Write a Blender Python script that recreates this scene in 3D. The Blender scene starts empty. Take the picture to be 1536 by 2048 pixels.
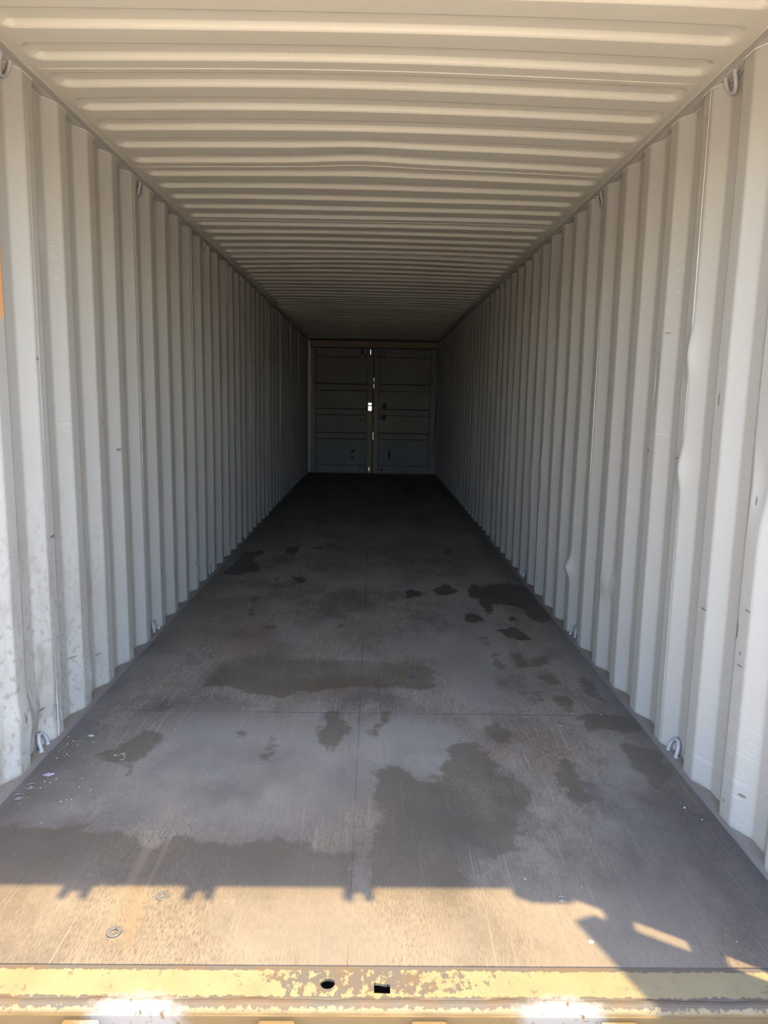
import bpy, bmesh, math, random
import numpy as np
from mathutils import Vector, Matrix

# ------------------------------------------------------------------ camera
scene = bpy.context.scene
COL = scene.collection
random.seed(4)
F_PX, PITCH, YAW, ROLL = 1447.9, 0.1506, 0.0155, 0.0179
CAM = Vector((0.0312, 0.0, 1.3036))
cp, sp, cy, sy = math.cos(PITCH), math.sin(PITCH), math.cos(YAW), math.sin(YAW)
fwd = Vector((sy * cp, cy * cp, -sp)); rt = Vector((cy, -sy, 0)); up = rt.cross(fwd)
cr, sr = math.cos(ROLL), math.sin(ROLL)
rt, up = cr * rt + sr * up, -sr * rt + cr * up
cam_data = bpy.data.cameras.new('camera')
cam_data.sensor_fit = 'HORIZONTAL'; cam_data.sensor_width = 36.0
cam_data.lens = F_PX / 1536 * 36.0
cam_data.clip_start = 0.05; cam_data.clip_end = 2000
cam = bpy.data.objects.new('camera', cam_data); COL.objects.link(cam)
m = Matrix((rt, up, -fwd)).transposed().to_4x4(); m.translation = CAM
cam.matrix_world = m
scene.camera = cam

# ------------------------------------------------------------------ light
SUN_DIR = Vector((0.62, -0.386, 2.25)).normalized()       # from the place towards the sun
SKY_STRENGTH = 0.36
SUN_POWER = 3.7
world = bpy.data.worlds.new('sky'); scene.world = world; world.use_nodes = True
wn = world.node_tree; bgn = wn.nodes['Background']
sky = wn.nodes.new('ShaderNodeTexSky')
try: sky.sky_type = 'NISHITA'
except Exception: pass
sky.sun_disc = False
sky.sun_elevation = math.asin(SUN_DIR.z)
sky.sun_rotation = math.atan2(SUN_DIR.x, SUN_DIR.y)
sky.air_density = 1.0; sky.dust_density = 1.6; sky.ozone_density = 1.0
wn.links.new(sky.outputs[0], bgn.inputs[0]); bgn.inputs[1].default_value = SKY_STRENGTH
sd = bpy.data.lights.new('sun', 'SUN'); sd.energy = SUN_POWER; sd.angle = math.radians(0.6)
sd.color = (1.0, 0.72, 0.33)
sun = bpy.data.objects.new('sun', sd); COL.objects.link(sun)
sun.rotation_euler = SUN_DIR.to_track_quat('Z', 'Y').to_euler(); sun.location = (2, -3, 8)
scene.view_settings.view_transform = 'Standard'; scene.view_settings.look = 'None'
scene.view_settings.gamma = 1.0; scene.view_settings.use_curve_mapping = False
scene.view_settings.exposure = 2.68
scene.cycles.max_bounces = 16; scene.cycles.diffuse_bounces = 14; scene.cycles.glossy_bounces = 4
scene.cycles.sample_clamp_indirect = 8.0
scene.cycles.use_denoising = True

# ------------------------------------------------------------------ sizes (metres)
XW = 1.166          # inner flats of the side walls
DEP = 0.036         # depth of the side wall corrugation
Y0 = 1.516          # front edge of the plywood floor
Y1 = 13.30          # face of the closed doors at the far end
ZC = 2.41           # low flats of the roof sheet
PW = 0.278          # pitch of the side wall corrugation

# ------------------------------------------------------------------ helpers
def link(name, me, mat=None, parent=None):
    o = bpy.data.objects.new(name, me); COL.objects.link(o)
    if mat is not None and me is not None:
        for mm in (mat if isinstance(mat, (list, tuple)) else [mat]): me.materials.append(mm)
    if parent is not None: o.parent = parent
    return o
def obj(name, bm, mat, parent=None, smooth=False):
    me = bpy.data.meshes.new(name); bmesh.ops.recalc_face_normals(bm, faces=bm.faces)
    bm.to_mesh(me); bm.free()
    if smooth: me.shade_smooth()
    return link(name, me, mat, parent)
def tag(o, label=None, cat=None, group=None, kind=None):
    if label: o['label'] = label
    if cat: o['category'] = cat
    if group: o['group'] = group
    if kind: o['kind'] = kind
    return o
def add_box(bm, x0, x1, y0, y1, z0, z1, bev=0.0):
    r = bmesh.ops.create_cube(bm, size=1.0)
    vs = r['verts']
    for v in vs:
        v.co = Vector((x0 if v.co.x < 0 else x1, y0 if v.co.y < 0 else y1, z0 if v.co.z < 0 else z1))
    if bev:
        es = {e for v in vs for e in v.link_edges}
        bmesh.ops.bevel(bm, geom=list(es), offset=bev, segments=2, affect='EDGES', profile=0.5)
    return vs
def box(name, dims, mat, parent=None, bev=0.0):
    bm = bmesh.new(); add_box(bm, *dims, bev=bev); return obj(name, bm, mat, parent)
def add_cyl(bm, p, q, r, n=14, r2=None):
    p, q = Vector(p), Vector(q); d = (q - p)
    M = Matrix.Translation((p + q) / 2) @ d.to_track_quat('Z', 'Y').to_matrix().to_4x4()
    bmesh.ops.create_cone(bm, cap_ends=True, segments=n, radius1=r, radius2=r if r2 is None else r2, depth=d.length, matrix=M)
def add_tube(bm, pts, r, n=10):
    pts = [Vector(p) for p in pts]; rings = []
    up0 = Vector((0, 1, 0.01)).normalized()
    for i, p in enumerate(pts):
        t = (pts[min(i + 1, len(pts) - 1)] - pts[max(i - 1, 0)]).normalized()
        a = t.cross(up0)
        if a.length < .2: a = t.cross(Vector((1, 0, 0)))
        a.normalize(); b = t.cross(a)
        rr = r[i] if isinstance(r, (list, tuple)) else r
        rings.append([bm.verts.new(p + rr * (math.cos(2 * math.pi * k / n) * a + math.sin(2 * math.pi * k / n) * b)) for k in range(n)])
    for i in range(len(rings) - 1):
        for k in range(n):
            bm.faces.new((rings[i][k], rings[i][(k + 1) % n], rings[i + 1][(k + 1) % n], rings[i + 1][k]))
    bm.faces.new(rings[0]); bm.faces.new(rings[-1])

class NT:
    """short hand for node graphs"""
    def __init__(s, name):
        s.mat = bpy.data.materials.new(name); s.mat.use_nodes = True
        s.t = s.mat.node_tree; s.b = s.t.nodes['Principled BSDF']
        s.pos = s.t.nodes.new('ShaderNodeTexCoord').outputs['Object']
    def n(s, ty, ins=(), out=0, **kw):
        nd = s.t.nodes.new(ty)
        for k, v in kw.items(): setattr(nd, k, v)
        for k, v in (ins.items() if isinstance(ins, dict) else enumerate(ins)):
            if v is None: continue
            if isinstance(v, bpy.types.NodeSocket): s.t.links.new(v, nd.inputs[k])
            else: nd.inputs[k].default_value = v
        return nd.outputs[out]
    def math(s, op, a, b=None, c=None, clamp=False): return s.n('ShaderNodeMath', (a, b, c), operation=op, use_clamp=clamp)
    def mul(s, a, b): return s.math('MULTIPLY', a, b)
    def add(s, a, b): return s.math('ADD', a, b)
    def sub(s, a, b): return s.math('SUBTRACT', a, b)
    def xyz(s, v=None):
        nd = s.t.nodes.new('ShaderNodeSeparateXYZ'); s.t.links.new(v or s.pos, nd.inputs[0]); return nd.outputs
    def vec(s, x, y, z): return s.n('ShaderNodeCombineXYZ', (x, y, z))
    def scale(s, sc, rot=(0, 0, 0), loc=(0, 0, 0), v=None):
        return s.n('ShaderNodeMapping', {'Vector': v or s.pos, 'Scale': sc, 'Rotation': rot, 'Location': loc})
    def noise(s, v, scale, detail=3.0, rough=.5, dist=0.0):
        return s.n('ShaderNodeTexNoise', {'Vector': v, 'Scale': scale, 'Detail': detail, 'Roughness': rough, 'Distortion': dist})
    def ss(s, x, a, b, lo=0.0, hi=1.0):
        return s.n('ShaderNodeMapRange', {'Value': x, 'From Min': a, 'From Max': b, 'To Min': lo, 'To Max': hi}, interpolation_type='SMOOTHSTEP')
    def mix(s, f, a, b, blend='MIX'):
        nd = s.t.nodes.new('ShaderNodeMix'); nd.data_type = 'RGBA'; nd.blend_type = blend
        for i, v in ((0, f), (6, a), (7, b)):
            if isinstance(v, bpy.types.NodeSocket): s.t.links.new(v, nd.inputs[i])
            else: nd.inputs[i].default_value = v if i == 0 else (v[0], v[1], v[2], 1)
        return nd.outputs[2]
    def blob(s, c, r, wob=None, soft=.35, ang=0.0, v=None):
        """1 inside an ellipsoid of centre c and radii r"""
        mp = s.n('ShaderNodeMapping', {'Vector': v or s.pos, 'Location': c, 'Rotation': ang if isinstance(ang, tuple) else (ang, 0, 0), 'Scale': r}, vector_type='TEXTURE')
        d = s.n('ShaderNodeVectorMath', {0: mp}, out=1, operation='LENGTH')
        if wob is not None: d = s.add(d, wob)
        return s.ss(d, 1 - soft, 1 + soft, 1.0, 0.0)
    def mx(s, lst):
        r = lst[0]
        for q in lst[1:]: r = s.math('MAXIMUM', r, q)
        return r
    def set(s, **kw):
        for k, v in kw.items():
            k = k.replace('_', ' ').title() if k != 'IOR' else k
            if isinstance(v, bpy.types.NodeSocket): s.t.links.new(v, s.b.inputs[k])
            else: s.b.inputs[k].default_value = v if not isinstance(v, tuple) else (v[0], v[1], v[2], 1)
        return s
    def bump(s, h, strength=.3, dist=.002):
        nd = s.t.nodes.new('ShaderNodeBump'); nd.inputs['Strength'].default_value = strength; nd.inputs['Distance'].default_value = dist
        s.t.links.new(h, nd.inputs['Height']); s.t.links.new(nd.outputs[0], s.b.inputs['Normal'])
        return s

# ------------------------------------------------------------------ materials
PAINT = (0.375, 0.358, 0.315)

def wall_paint(name, side):
    s = NT(name); x, y, z = s.xyz()
    yz = s.vec(0.0, y, z)
    big = s.noise(yz, .9, 3.0); fine = s.noise(yz, 55.0, 2.0)
    col = s.mix(s.ss(big, .3, .75), PAINT, tuple(c * .93 for c in PAINT))
    col = s.mix(s.mul(s.ss(fine, .55, .75), .12), col, (.28, .26, .22))
    # small specks of dirt everywhere, denser low down
    sp_ = s.noise(s.vec(0.0, s.mul(y, 60.0), s.mul(z, 38.0)), 1.0, 2.0)
    low = s.ss(z, 1.5, .1)
    f = s.mul(s.ss(sp_, .70, .76), s.add(.15, s.mul(low, .4)))
    col = s.mix(s.mul(f, .6), col, (.18, .16, .135))
    # light scratches
    scn = s.noise(s.vec(0.0, s.mul(s.add(y, s.mul(z, .25)), 14.0), s.mul(z, 190.0)), 1.0, 1.0)
    reg = s.ss(s.noise(yz, 2.3, 2.0), .55, .68)
    col = s.mix(s.mul(s.mul(s.ss(scn, .66, .70), reg), .5), col, (.55, .55, .54))
    # grime along the foot of the wall
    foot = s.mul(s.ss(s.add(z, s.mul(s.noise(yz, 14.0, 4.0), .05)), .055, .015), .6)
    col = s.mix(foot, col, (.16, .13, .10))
    wob = s.mul(s.sub(s.noise(yz, 22.0, 4.0), .5), 1.6)
    if side < 0:
        # brown mud splashes near the opening
        area = s.mul(s.ss(y, 3.9, 2.5), s.ss(z, 1.3, .3))
        sp1 = s.ss(s.noise(s.vec(0.0, s.mul(y, 48.0), s.mul(z, 34.0)), 1.0, 5.0), .52, .64)
        sp2 = s.ss(s.noise(s.vec(0.0, s.mul(y, 9.0), s.mul(z, 3.0)), 1.0, 7.0, .65), .47, .70)
        inner = s.ss(s.math('ABSOLUTE', x), XW + .030, XW + .004)
        f = s.mul(area, s.math('MAXIMUM', s.mul(sp1, .55), s.mul(sp2, s.add(.45, s.mul(s.ss(s.math('ABSOLUTE', x), XW + .004, XW + .03), .45)))))
        col = s.mix(f, col, (.20, .165, .125))
        blobs = [s.blob((-1.18, 2.33, 1.68), (.2, .133, .16), s.mul(wob, .15), .06)]
        col = s.mix(s.mx(blobs), col, (.60, .30, .13))
        marks = [(2.639, 1.433, .02, .012), (3.246, 1.193, .035, .006), (3.448, 1.059, .03, .012), (3.789, 1.178, .008, .03),
                 (4.351, .683, .03, .006), (2.687, .785, .05, .01), (2.858, .247, .045, .006), (3.134, .162, .03, .008),
                 (4.845, .196, .006, .025), (2.39, .194, .015, .03), (2.553, .148, .06, .008), (2.736, .657, .012, .012), (4.045, .319, .02, .02)]
    else:
        blobs = [s.blob((1.18, 4.74, 1.60), (.2, .03, .075), s.mul(wob, .2), .15), s.blob((1.18, 4.47, 1.605), (.2, .03, .05), s.mul(wob, .2), .15)]
        col = s.mix(s.mx(blobs), col, (.62, .42, .22))
        marks = [(2.099, .70, .028, .006), (2.119, .56, .012, .012), (2.382, .624, .03, .008), (2.115, .522, .03, .006), (3.029, .223, .006, .02),
                 (3.292, .223, .012, .006), (2.132, .068, .008, .014), (2.053, .128, .02, .01), (2.897, 1.591, .025, .005), (2.984, 1.126, .022, .014),
                 (2.129, 1.032, .006, .025), (3.338, 1.122, .02, .008), (2.687, 1.117, .05, .005), (2.404, 1.33, .008, .04), (2.155, .63, .02, .06)]
        # long horizontal scrape
        lz = s.add(1.125, s.mul(s.sub(s.noise(s.vec(0.0, y, 0.0), 4.0, 3.0), .5), .06))
        line = s.mul(s.ss(s.math('ABSOLUTE', s.sub(z, lz)), .006, .002), s.mul(s.ss(y, 2.55, 2.7), s.ss(y, 3.6, 3.3)))
        col = s.mix(s.mul(line, .35), col, (.36, .31, .26))
        # rubbed band low on the wall
        rub = s.noise(s.vec(0.0, s.mul(y, 5.0), s.mul(z, 160.0)), 1.0, 2.0)
        f = s.mul(s.ss(rub, .62, .68), s.mul(s.ss(s.add(z, s.mul(big, .3)), .55, .40), s.ss(y, 2.9, 2.3)))
        col = s.mix(s.mul(f, .30), col, (.62, .62, .61))
    dk = s.mx([s.blob((side * 1.18, a, b), (.2, c * .62, d * .55), s.mul(wob, .8), .12) for a, b, c, d in marks])
    col = s.mix(s.mul(dk, .85), col, (.13, .115, .10))
    s.set(base_color=col, roughness=s.ss(big, .3, .7, .42, .55))
    s.bump(s.noise(yz, 30.0, 3.0), .08, .004)
    return s.mat

def plain_paint(name, c=PAINT, rough=.5, dirt=(.3, .26, .2), amt=.25, sc=6.0):
    s = NT(name)
    a = s.noise(s.pos, sc, 4.0); b = s.noise(s.pos, sc * 9, 3.0)
    col = s.mix(s.ss(a, .3, .75), c, tuple(q * .92 for q in c))
    col = s.mix(s.mul(s.ss(b, .58, .72), amt), col, dirt)
    s.set(base_color=col, roughness=rough).bump(b, .06, .003)
    return s.mat

def roof_paint():
    s = NT('roof_sheet_paint'); x, y, z = s.xyz()
    a = s.noise(s.pos, .8, 3.0)
    col = s.mix(s.ss(a, .3, .75), (.45, .43, .37), (.42, .40, .34))
    sp_ = s.noise(s.pos, 75.0, 1.0); reg = s.ss(s.noise(s.pos, 2.2, 2.0), .5, .66)
    col = s.mix(s.mul(s.mul(s.ss(sp_, .74, .78), reg), .6), col, (.30, .24, .18))
    s.set(base_color=col, roughness=.45).bump(s.noise(s.pos, 5.0, 2.0), .10, .006)
    return s.mat

FLOOR_TINT = (.76, .71, .615)
def floor_mat():
    s = NT('worn_plywood_floor'); x, y, z = s.xyz()
    base = s.noise(s.scale((1.0, .7, 1.0)), 2.6, 6.0, .68)
    hue = s.noise(s.scale((1.0, .7, 1.0), loc=(4, 7, 0)), 1.1, 4.0, .6)
    col = s.mix(s.ss(base, .36, .62), (.112, .104, .102), (.245, .228, .205))
    col = s.mix(s.mul(s.ss(hue, .45, .65), .7), col, (.215, .165, .128))
    # wood fibre along the container
    fib = s.noise(s.vec(s.mul(x, 300.0), s.mul(y, 46.0), 0.0), 1.0, 3.0, .65)
    fib2 = s.noise(s.vec(s.mul(x, 90.0), s.mul(y, 9.0), 3.0), 1.0, 3.0, .6)
    wear = s.ss(s.noise(s.scale((1.0, .5, 1.0), loc=(1, 2, 0)), 1.9, 4.0), .38, .62)
    fr = s.ss(y, 1.95, 1.52)
    k = s.add(s.mul(wear, .35), s.add(.30, s.mul(fr, .25)))
    col = s.mix(s.mul(s.ss(fib, .48, .62), s.add(k, .10)), col, (.080, .072, .068))
    col = s.mix(s.mul(s.ss(fib, .50, .34), .35), col, (.30, .275, .245))
    col = s.mix(s.mul(s.ss(fib2, .50, .66), .5), col, (.11, .10, .095))
    # light scratches in a few directions
    for ang, sc_, th, am in ((.12, 120, .685, .6), (-.20, 110, .695, .55), (.55, 90, .715, .5), (-.8, 95, .725, .35), (1.35, 85, .735, .3)):
        sn = s.noise(s.scale((sc_, 1.9, 1.0), rot=(0, 0, ang)), 1.0, 1.0)
        col = s.mix(s.mul(s.ss(sn, th, th + .04), am), col, (.33, .30, .27))
    # dust washed into grey patches
    du = s.ss(s.noise(s.scale((1.0, .55, 1.0), loc=(9, 1, 0)), 1.5, 5.0, .65), .47, .60)
    du = s.math('MAXIMUM', s.mul(du, .5), s.mul(s.mx([s.blob((-.42, 2.42, 0), (.52, .42, 1), s.mul(s.sub(base, .5), 2.2), .45), s.blob((.18, 2.62, 0), (.25, .25, 1), s.mul(s.sub(base, .5), 2.0), .4)]), .72))
    col = s.mix(du, col, (.262, .256, .256))
    # water and oil stains
    wn_ = s.add(s.mul(s.sub(s.noise(s.pos, 9.0, 4.0, .6), .5), .15), s.mul(s.sub(s.noise(s.pos, 30.0, 3.0, .6), .5), .05))
    ad = s.n('ShaderNodeAttribute', out='Fac', attribute_name='stain_dark')
    asf = s.n('ShaderNodeAttribute', out='Fac', attribute_name='stain_soft')
    f2 = s.add(asf, wn_)
    edge = s.mul(s.mul(s.ss(f2, -.006, .020), s.ss(f2, .35, .02, .45, 1.0)), s.mul(s.ss(y, 1.72, 1.84), s.mx([s.ss(y, 3.85, 3.15), s.ss(x, .45, .52), s.ss(y, 3.98, 4.02)])))
    col = s.mix(s.mul(edge, .62), col, s.mix(.55, col, (.085, .072, .050)), 'MIX')
    col = s.mix(s.mul(edge, .45), col, (.088, .076, .052))
    f1 = s.ss(s.add(ad, s.mul(wn_, .7)), -.006, .010)
    col = s.mix(s.mul(f1, .80), col, (.050, .038, .028))
    # orange rust run near the washers, pale tyre streaks
    rr = s.add(x, s.mul(s.sub(y, 1.6), .28))
    col = s.mix(s.mul(s.mul(s.blob((-.565, 1.70, 0), (.022, .12, .2), s.mul(s.sub(fib2, .5), 1.5), .5, (0, 0, .22)), .35), 1.0), col, (.30, .18, .09))
    for x0, w_ in ((-.63, .018), (-.58, .01)):
        st = s.mul(s.ss(s.math('ABSOLUTE', s.sub(x, s.add(x0, s.mul(s.noise(s.vec(0.0, y, x0), 2.0, 1.0), .03)))), w_, w_ * .3), s.mul(s.ss(y, 2.6, 2.3), s.ss(y, 1.5, 1.8)))
        col = s.mix(s.mul(st, .4), col, (.27, .225, .185))
    # darker tone towards the side edges
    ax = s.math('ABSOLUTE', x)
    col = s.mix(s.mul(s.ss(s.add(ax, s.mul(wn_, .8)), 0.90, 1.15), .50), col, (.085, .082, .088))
    # sheet joints
    j = s.ss(s.math('ABSOLUTE', s.add(x, .012)), .0022, .0010)
    j = s.mul(j, s.ss(s.noise(s.vec(0.0, y, 0.0), 1.3, 2.0), .42, .56))
    for yy in (2.905, 5.32, 7.74, 10.16):
        j = s.math('MAXIMUM', j, s.mul(s.ss(s.math('ABSOLUTE', s.sub(y, yy)), .0035, .0015), s.ss(s.noise(s.vec(x, 0.0, yy), 2.0, 2.0), .35, .55)))
    col = s.mix(s.mul(j, .75), col, (.045, .04, .036))
    # pale specks of grit
    gr = s.n('ShaderNodeTexVoronoi', {'Vector': s.pos, 'Scale': 45.0}, out=0)
    gsel = s.ss(s.noise(s.pos, 33.0, 0.0), .66, .70)
    dens = s.add(.15, s.mul(s.blob((-1.0, 2.3, 0), (.42, .75, .5), None, .5), .85))
    col = s.mix(s.mul(s.mul(s.ss(gr, .10, .06), gsel), dens), col, (.62, .60, .56))
    h = s.add(s.mul(fib, .7), s.mul(fib2, .5))
    col = s.mix(1.0, col, FLOOR_TINT, 'MULTIPLY')
    grime_dim = s.mul(s.ss(s.add(y, s.mul(s.sub(base, .5), 1.6)), 2.8, 1.75), .62)      # entrance dirt, plus colour darkened to offset the bright light there
    col = s.mix(grime_dim, col, (.042, .038, .034))
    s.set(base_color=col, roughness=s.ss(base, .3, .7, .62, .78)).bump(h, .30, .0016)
    s.b.inputs['Specular IOR Level'].default_value = .18
    return s.mat

def sill_mat():
    s = NT('chipped_beige_sill_paint'); x, y, z = s.xyz()
    a = s.noise(s.pos, 7.0, 5.0, .65); b = s.noise(s.scale((1.0, .5, 1.0)), 60.0, 4.0, .7); c = s.noise(s.pos, 46.0, 6.0, .75)
    col = s.mix(s.ss(a, .35, .7), (.122, .106, .064), (.106, .089, .054))
    wear = s.mul(s.ss(c, .54, .60), .9)
    # worn rims: along the floor edge and along the front roll, and round the holes
    e1 = s.ss(s.math('ABSOLUTE', s.sub(y, 1.513)), .020, .002)
    e2 = s.ss(s.math('ABSOLUTE', s.sub(y, 1.412)), .028, .004)
    e3 = s.blob((.03, 1.475, 0), (.26, .05, .2), s.mul(s.sub(a, .5), 2.0), .6)
    m_ = s.mx([e1, e2, s.mul(e3, .62)])
    bare = s.ss(s.add(s.mul(m_, .30), s.add(s.mul(b, .55), s.mul(c, .45))), .63, .66)
    bare = s.math('MAXIMUM', bare, s.mul(s.ss(b, .62, .66), .7))
    col = s.mix(s.mul(bare, .85), col, s.mix(s.ss(a, .4, .6), (.036, .036, .041), (.050, .038, .031)))
    col = s.mix(s.mul(s.mul(s.ss(c, .60, .66), s.ss(y, 1.42, 1.385)), .8), col, (.11, .045, .02))
    face = s.ss(s.add(y, s.mul(s.sub(c, .5), .004)), 1.3925, 1.3895)
    col = s.mix(s.mul(face, .85), col, (.070, .048, .022))  # ochre front face, colour darkened further to offset bounced ground light
    # two patches of white spray paint
    w_ = s.mul(s.sub(c, .5), 1.1)
    sp_ = s.mx([s.blob((-.465, 1.36, 0), (.105, .075, .5), w_, .25), s.blob((.46, 1.36, 0), (.10, .07, .5), w_, .25)])
    col = s.mix(s.mul(sp_, s.ss(b, .66, .6)), col, (.120, .122, .127))
    s.set(base_color=col, roughness=.65).bump(s.add(bare, s.mul(b, .4)), .35, -.0015)
    s.b.inputs['Specular IOR Level'].default_value = .15
    return s.mat

def door_paint():
    s = NT('old_door_paint'); x, y, z = s.xyz()
    a = s.noise(s.pos, 2.5, 4.0); w_ = s.mul(s.sub(s.noise(s.pos, 26.0, 4.0), .5), 1.5)
    col = s.mix(s.ss(a, .3, .7), (.23, .213, .165), (.195, .183, .148))
    col = s.mix(s.ss(z, .9, .3, 0.0, .5), col, (.17, .18, .178))
    smear = s.mx([s.blob((-.87, Y1, .39), (.13, .2, .09), w_, .4), s.blob((-.40, Y1, .88), (.17, .2, .12), s.mul(w_, 1.5), .5), s.blob((-.25, Y1, 1.30), (.10, .2, .10), s.mul(w_, 1.6), .4),
                  s.blob((.98, Y1, 1.5), (.12, .2, .10), s.mul(w_, 1.6), .5)])
    col = s.mix(s.mul(smear, .5), col, (.20, .20, .19))
    vo = s.mx([s.blob((-.205, Y1, 2.19), (.028, .2, .06), w_, .2), s.blob((-.36, Y1, .40), (.03, .2, .03), w_, .2), s.blob((-.365, Y1, .285), (.026, .2, .022), w_, .2),
               s.blob((.21, Y1, 1.235), (.045, .2, .06), w_, .2), s.blob((.20, Y1, 1.03), (.045, .2, .06), w_, .2), s.blob((.12, Y1, 1.0), (.012, .2, .035), w_, .2),
               s.blob((.315, Y1, .345), (.022, .2, .10), w_, .2), s.blob((-.215, Y1, .975), (.022, .2, .022), w_, .2), s.blob((-.145, Y1, .99), (.012, .2, .025), w_, .2),
               s.blob((-.225, Y1, .13), (.02, .2, .015), w_, .2), s.blob((.175, Y1, .07), (.02, .2, .03), w_, .2), s.blob((-.15, Y1, 2.13), (.02, .2, .02), w_, .2)])
    col = s.mix(s.mul(vo, .95), col, (.02, .018, .016))
    # rust and tan paint round the meeting stiles
    mid = s.mul(s.ss(s.math('ABSOLUTE', x), .13, .08), s.ss(s.add(z, w_), 1.7, 1.1))
    col = s.mix(s.mul(mid, .55), col, (.38, .27, .13))
    rst = s.mul(s.ss(s.add(x, s.mul(w_, .02)), -1.05, -1.10), s.ss(z, .3, .8))
    col = s.mix(s.mul(rst, .4), col, (.35, .24, .18))
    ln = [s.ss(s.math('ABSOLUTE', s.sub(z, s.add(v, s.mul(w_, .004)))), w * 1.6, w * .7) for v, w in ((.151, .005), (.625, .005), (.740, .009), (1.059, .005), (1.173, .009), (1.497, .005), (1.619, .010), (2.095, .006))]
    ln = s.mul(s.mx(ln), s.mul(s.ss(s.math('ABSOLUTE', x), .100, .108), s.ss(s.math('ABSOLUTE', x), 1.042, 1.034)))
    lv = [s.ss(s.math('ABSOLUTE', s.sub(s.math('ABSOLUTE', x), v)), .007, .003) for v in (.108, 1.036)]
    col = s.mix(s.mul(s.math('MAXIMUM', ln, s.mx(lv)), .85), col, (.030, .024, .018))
    s.set(base_color=col, roughness=.55).bump(s.noise(s.pos, 14.0, 3.0), .1, .004)
    return s.mat

def ground_mat():
    s = NT('dry_gravel_ground')
    a = s.noise(s.pos, .7, 5.0); b = s.noise(s.pos, 30.0, 4.0)
    col = s.mix(s.ss(a, .3, .7), (.47, .425, .35), (.53, .485, .41))
    x, y, z = s.xyz()
    col = s.mix(s.ss(y, -7.0, -12.0), col, (.07, .072, .06))  # unseen far ground darkened so less low light reaches the far end
    col = s.mix(s.mul(s.ss(b, .5, .7), .4), col, (.26, .23, .19))
    s.set(base_color=col, roughness=.95).bump(b, .5, .02)
    return s.mat

def simple(name, c, rough=.5, metal=0.0):
    s = NT(name); a = s.noise(s.pos, 60.0, 3.0)
    s.set(base_color=s.mix(s.ss(a, .4, .7), c, tuple(q * .75 for q in c)), roughness=rough, metallic=metal).bump(a, .1, .001)
    return s.mat

M_WL, M_WR = wall_paint('side_wall_paint_left', -1), wall_paint('side_wall_paint_right', 1)
M_ROOF, M_FLOOR, M_SILL, M_DOOR, M_GROUND = roof_paint(), floor_mat(), sill_mat(), door_paint(), ground_mat()
M_RAIL = plain_paint('rail_paint', (.33, .32, .29))
M_LEDGE = plain_paint('dusty_ledge', (.17, .145, .115), .85, (.09, .065, .045), .6, 9.0)
M_SEAL = plain_paint('floor_edge_sealant', (.125, .116, .105), .8, (.11, .095, .08), .8, 14.0)
M_SEAM = plain_paint('seam_paint', (.50, .48, .42), .4)
M_RING = plain_paint('ring_paint', (.31, .31, .305), .45, (.35, .3, .25), .3, 30.0)
M_FAR = plain_paint('blocker_container_paint', (.06, .085, .07), .6)
M_TAN = plain_paint('tan_outside_paint', (.25, .18, .105), .5, (.30, .20, .12), .5, 5.0)
M_STEEL = simple('zinc_steel', (.085, .088, .092), .42, .3)
M_DARK = simple('black_rubber', (.025, .025, .025), .8)
M_BOLT = simple('dark_bolt_steel', (.06, .05, .045), .6)
M_SCREW = simple('dull_floor_screw', (.16, .15, .145), .5, .4)

# ------------------------------------------------------------------ ground
bm = bmesh.new()
bmesh.ops.create_grid(bm, x_segments=8, y_segments=8, size=500)
for v in bm.verts: v.co.z = -0.17
ground = obj('ground', bm, M_GROUND); tag(ground, kind='structure')

# unseen container added behind the viewer to block low light from the horizon
for k in range(1):
    bm = bmesh.new(); L, W, H = 12.19, 2.44, 2.59
    n = 88; rows = []
    for i in range(n + 1):
        x = -L / 2 + .15 + (L - .3) * i / n; dep = .036 if i % 4 in (1, 2) else 0.0
        rows.append((bm.verts.new((x, W / 2 - .03 - dep, .15)), bm.verts.new((x, W / 2 - .03 - dep, H - .12))))
    for a, b_ in zip(rows, rows[1:]): bm.faces.new((a[0], b_[0], b_[1], a[1]))
    add_box(bm, -L / 2, L / 2, -W / 2, W / 2 - .08, .02, H - .02)
    for sx in (-1, 1):
        add_box(bm, sx * (L / 2 - .16), sx * L / 2, W / 2 - .16, W / 2, 0, H, .01)
    add_box(bm, -L / 2, L / 2, W / 2 - .08, W / 2, 0, .16); add_box(bm, -L / 2, L / 2, W / 2 - .08, W / 2, H - .12, H - .01)
    o = obj('light_blocker_container', bm, M_FAR); o.location = (.3, -9.5, -.17)
    tag(o, 'added dark green container behind the viewer, unseen, blocks low sky light', 'container')

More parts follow.
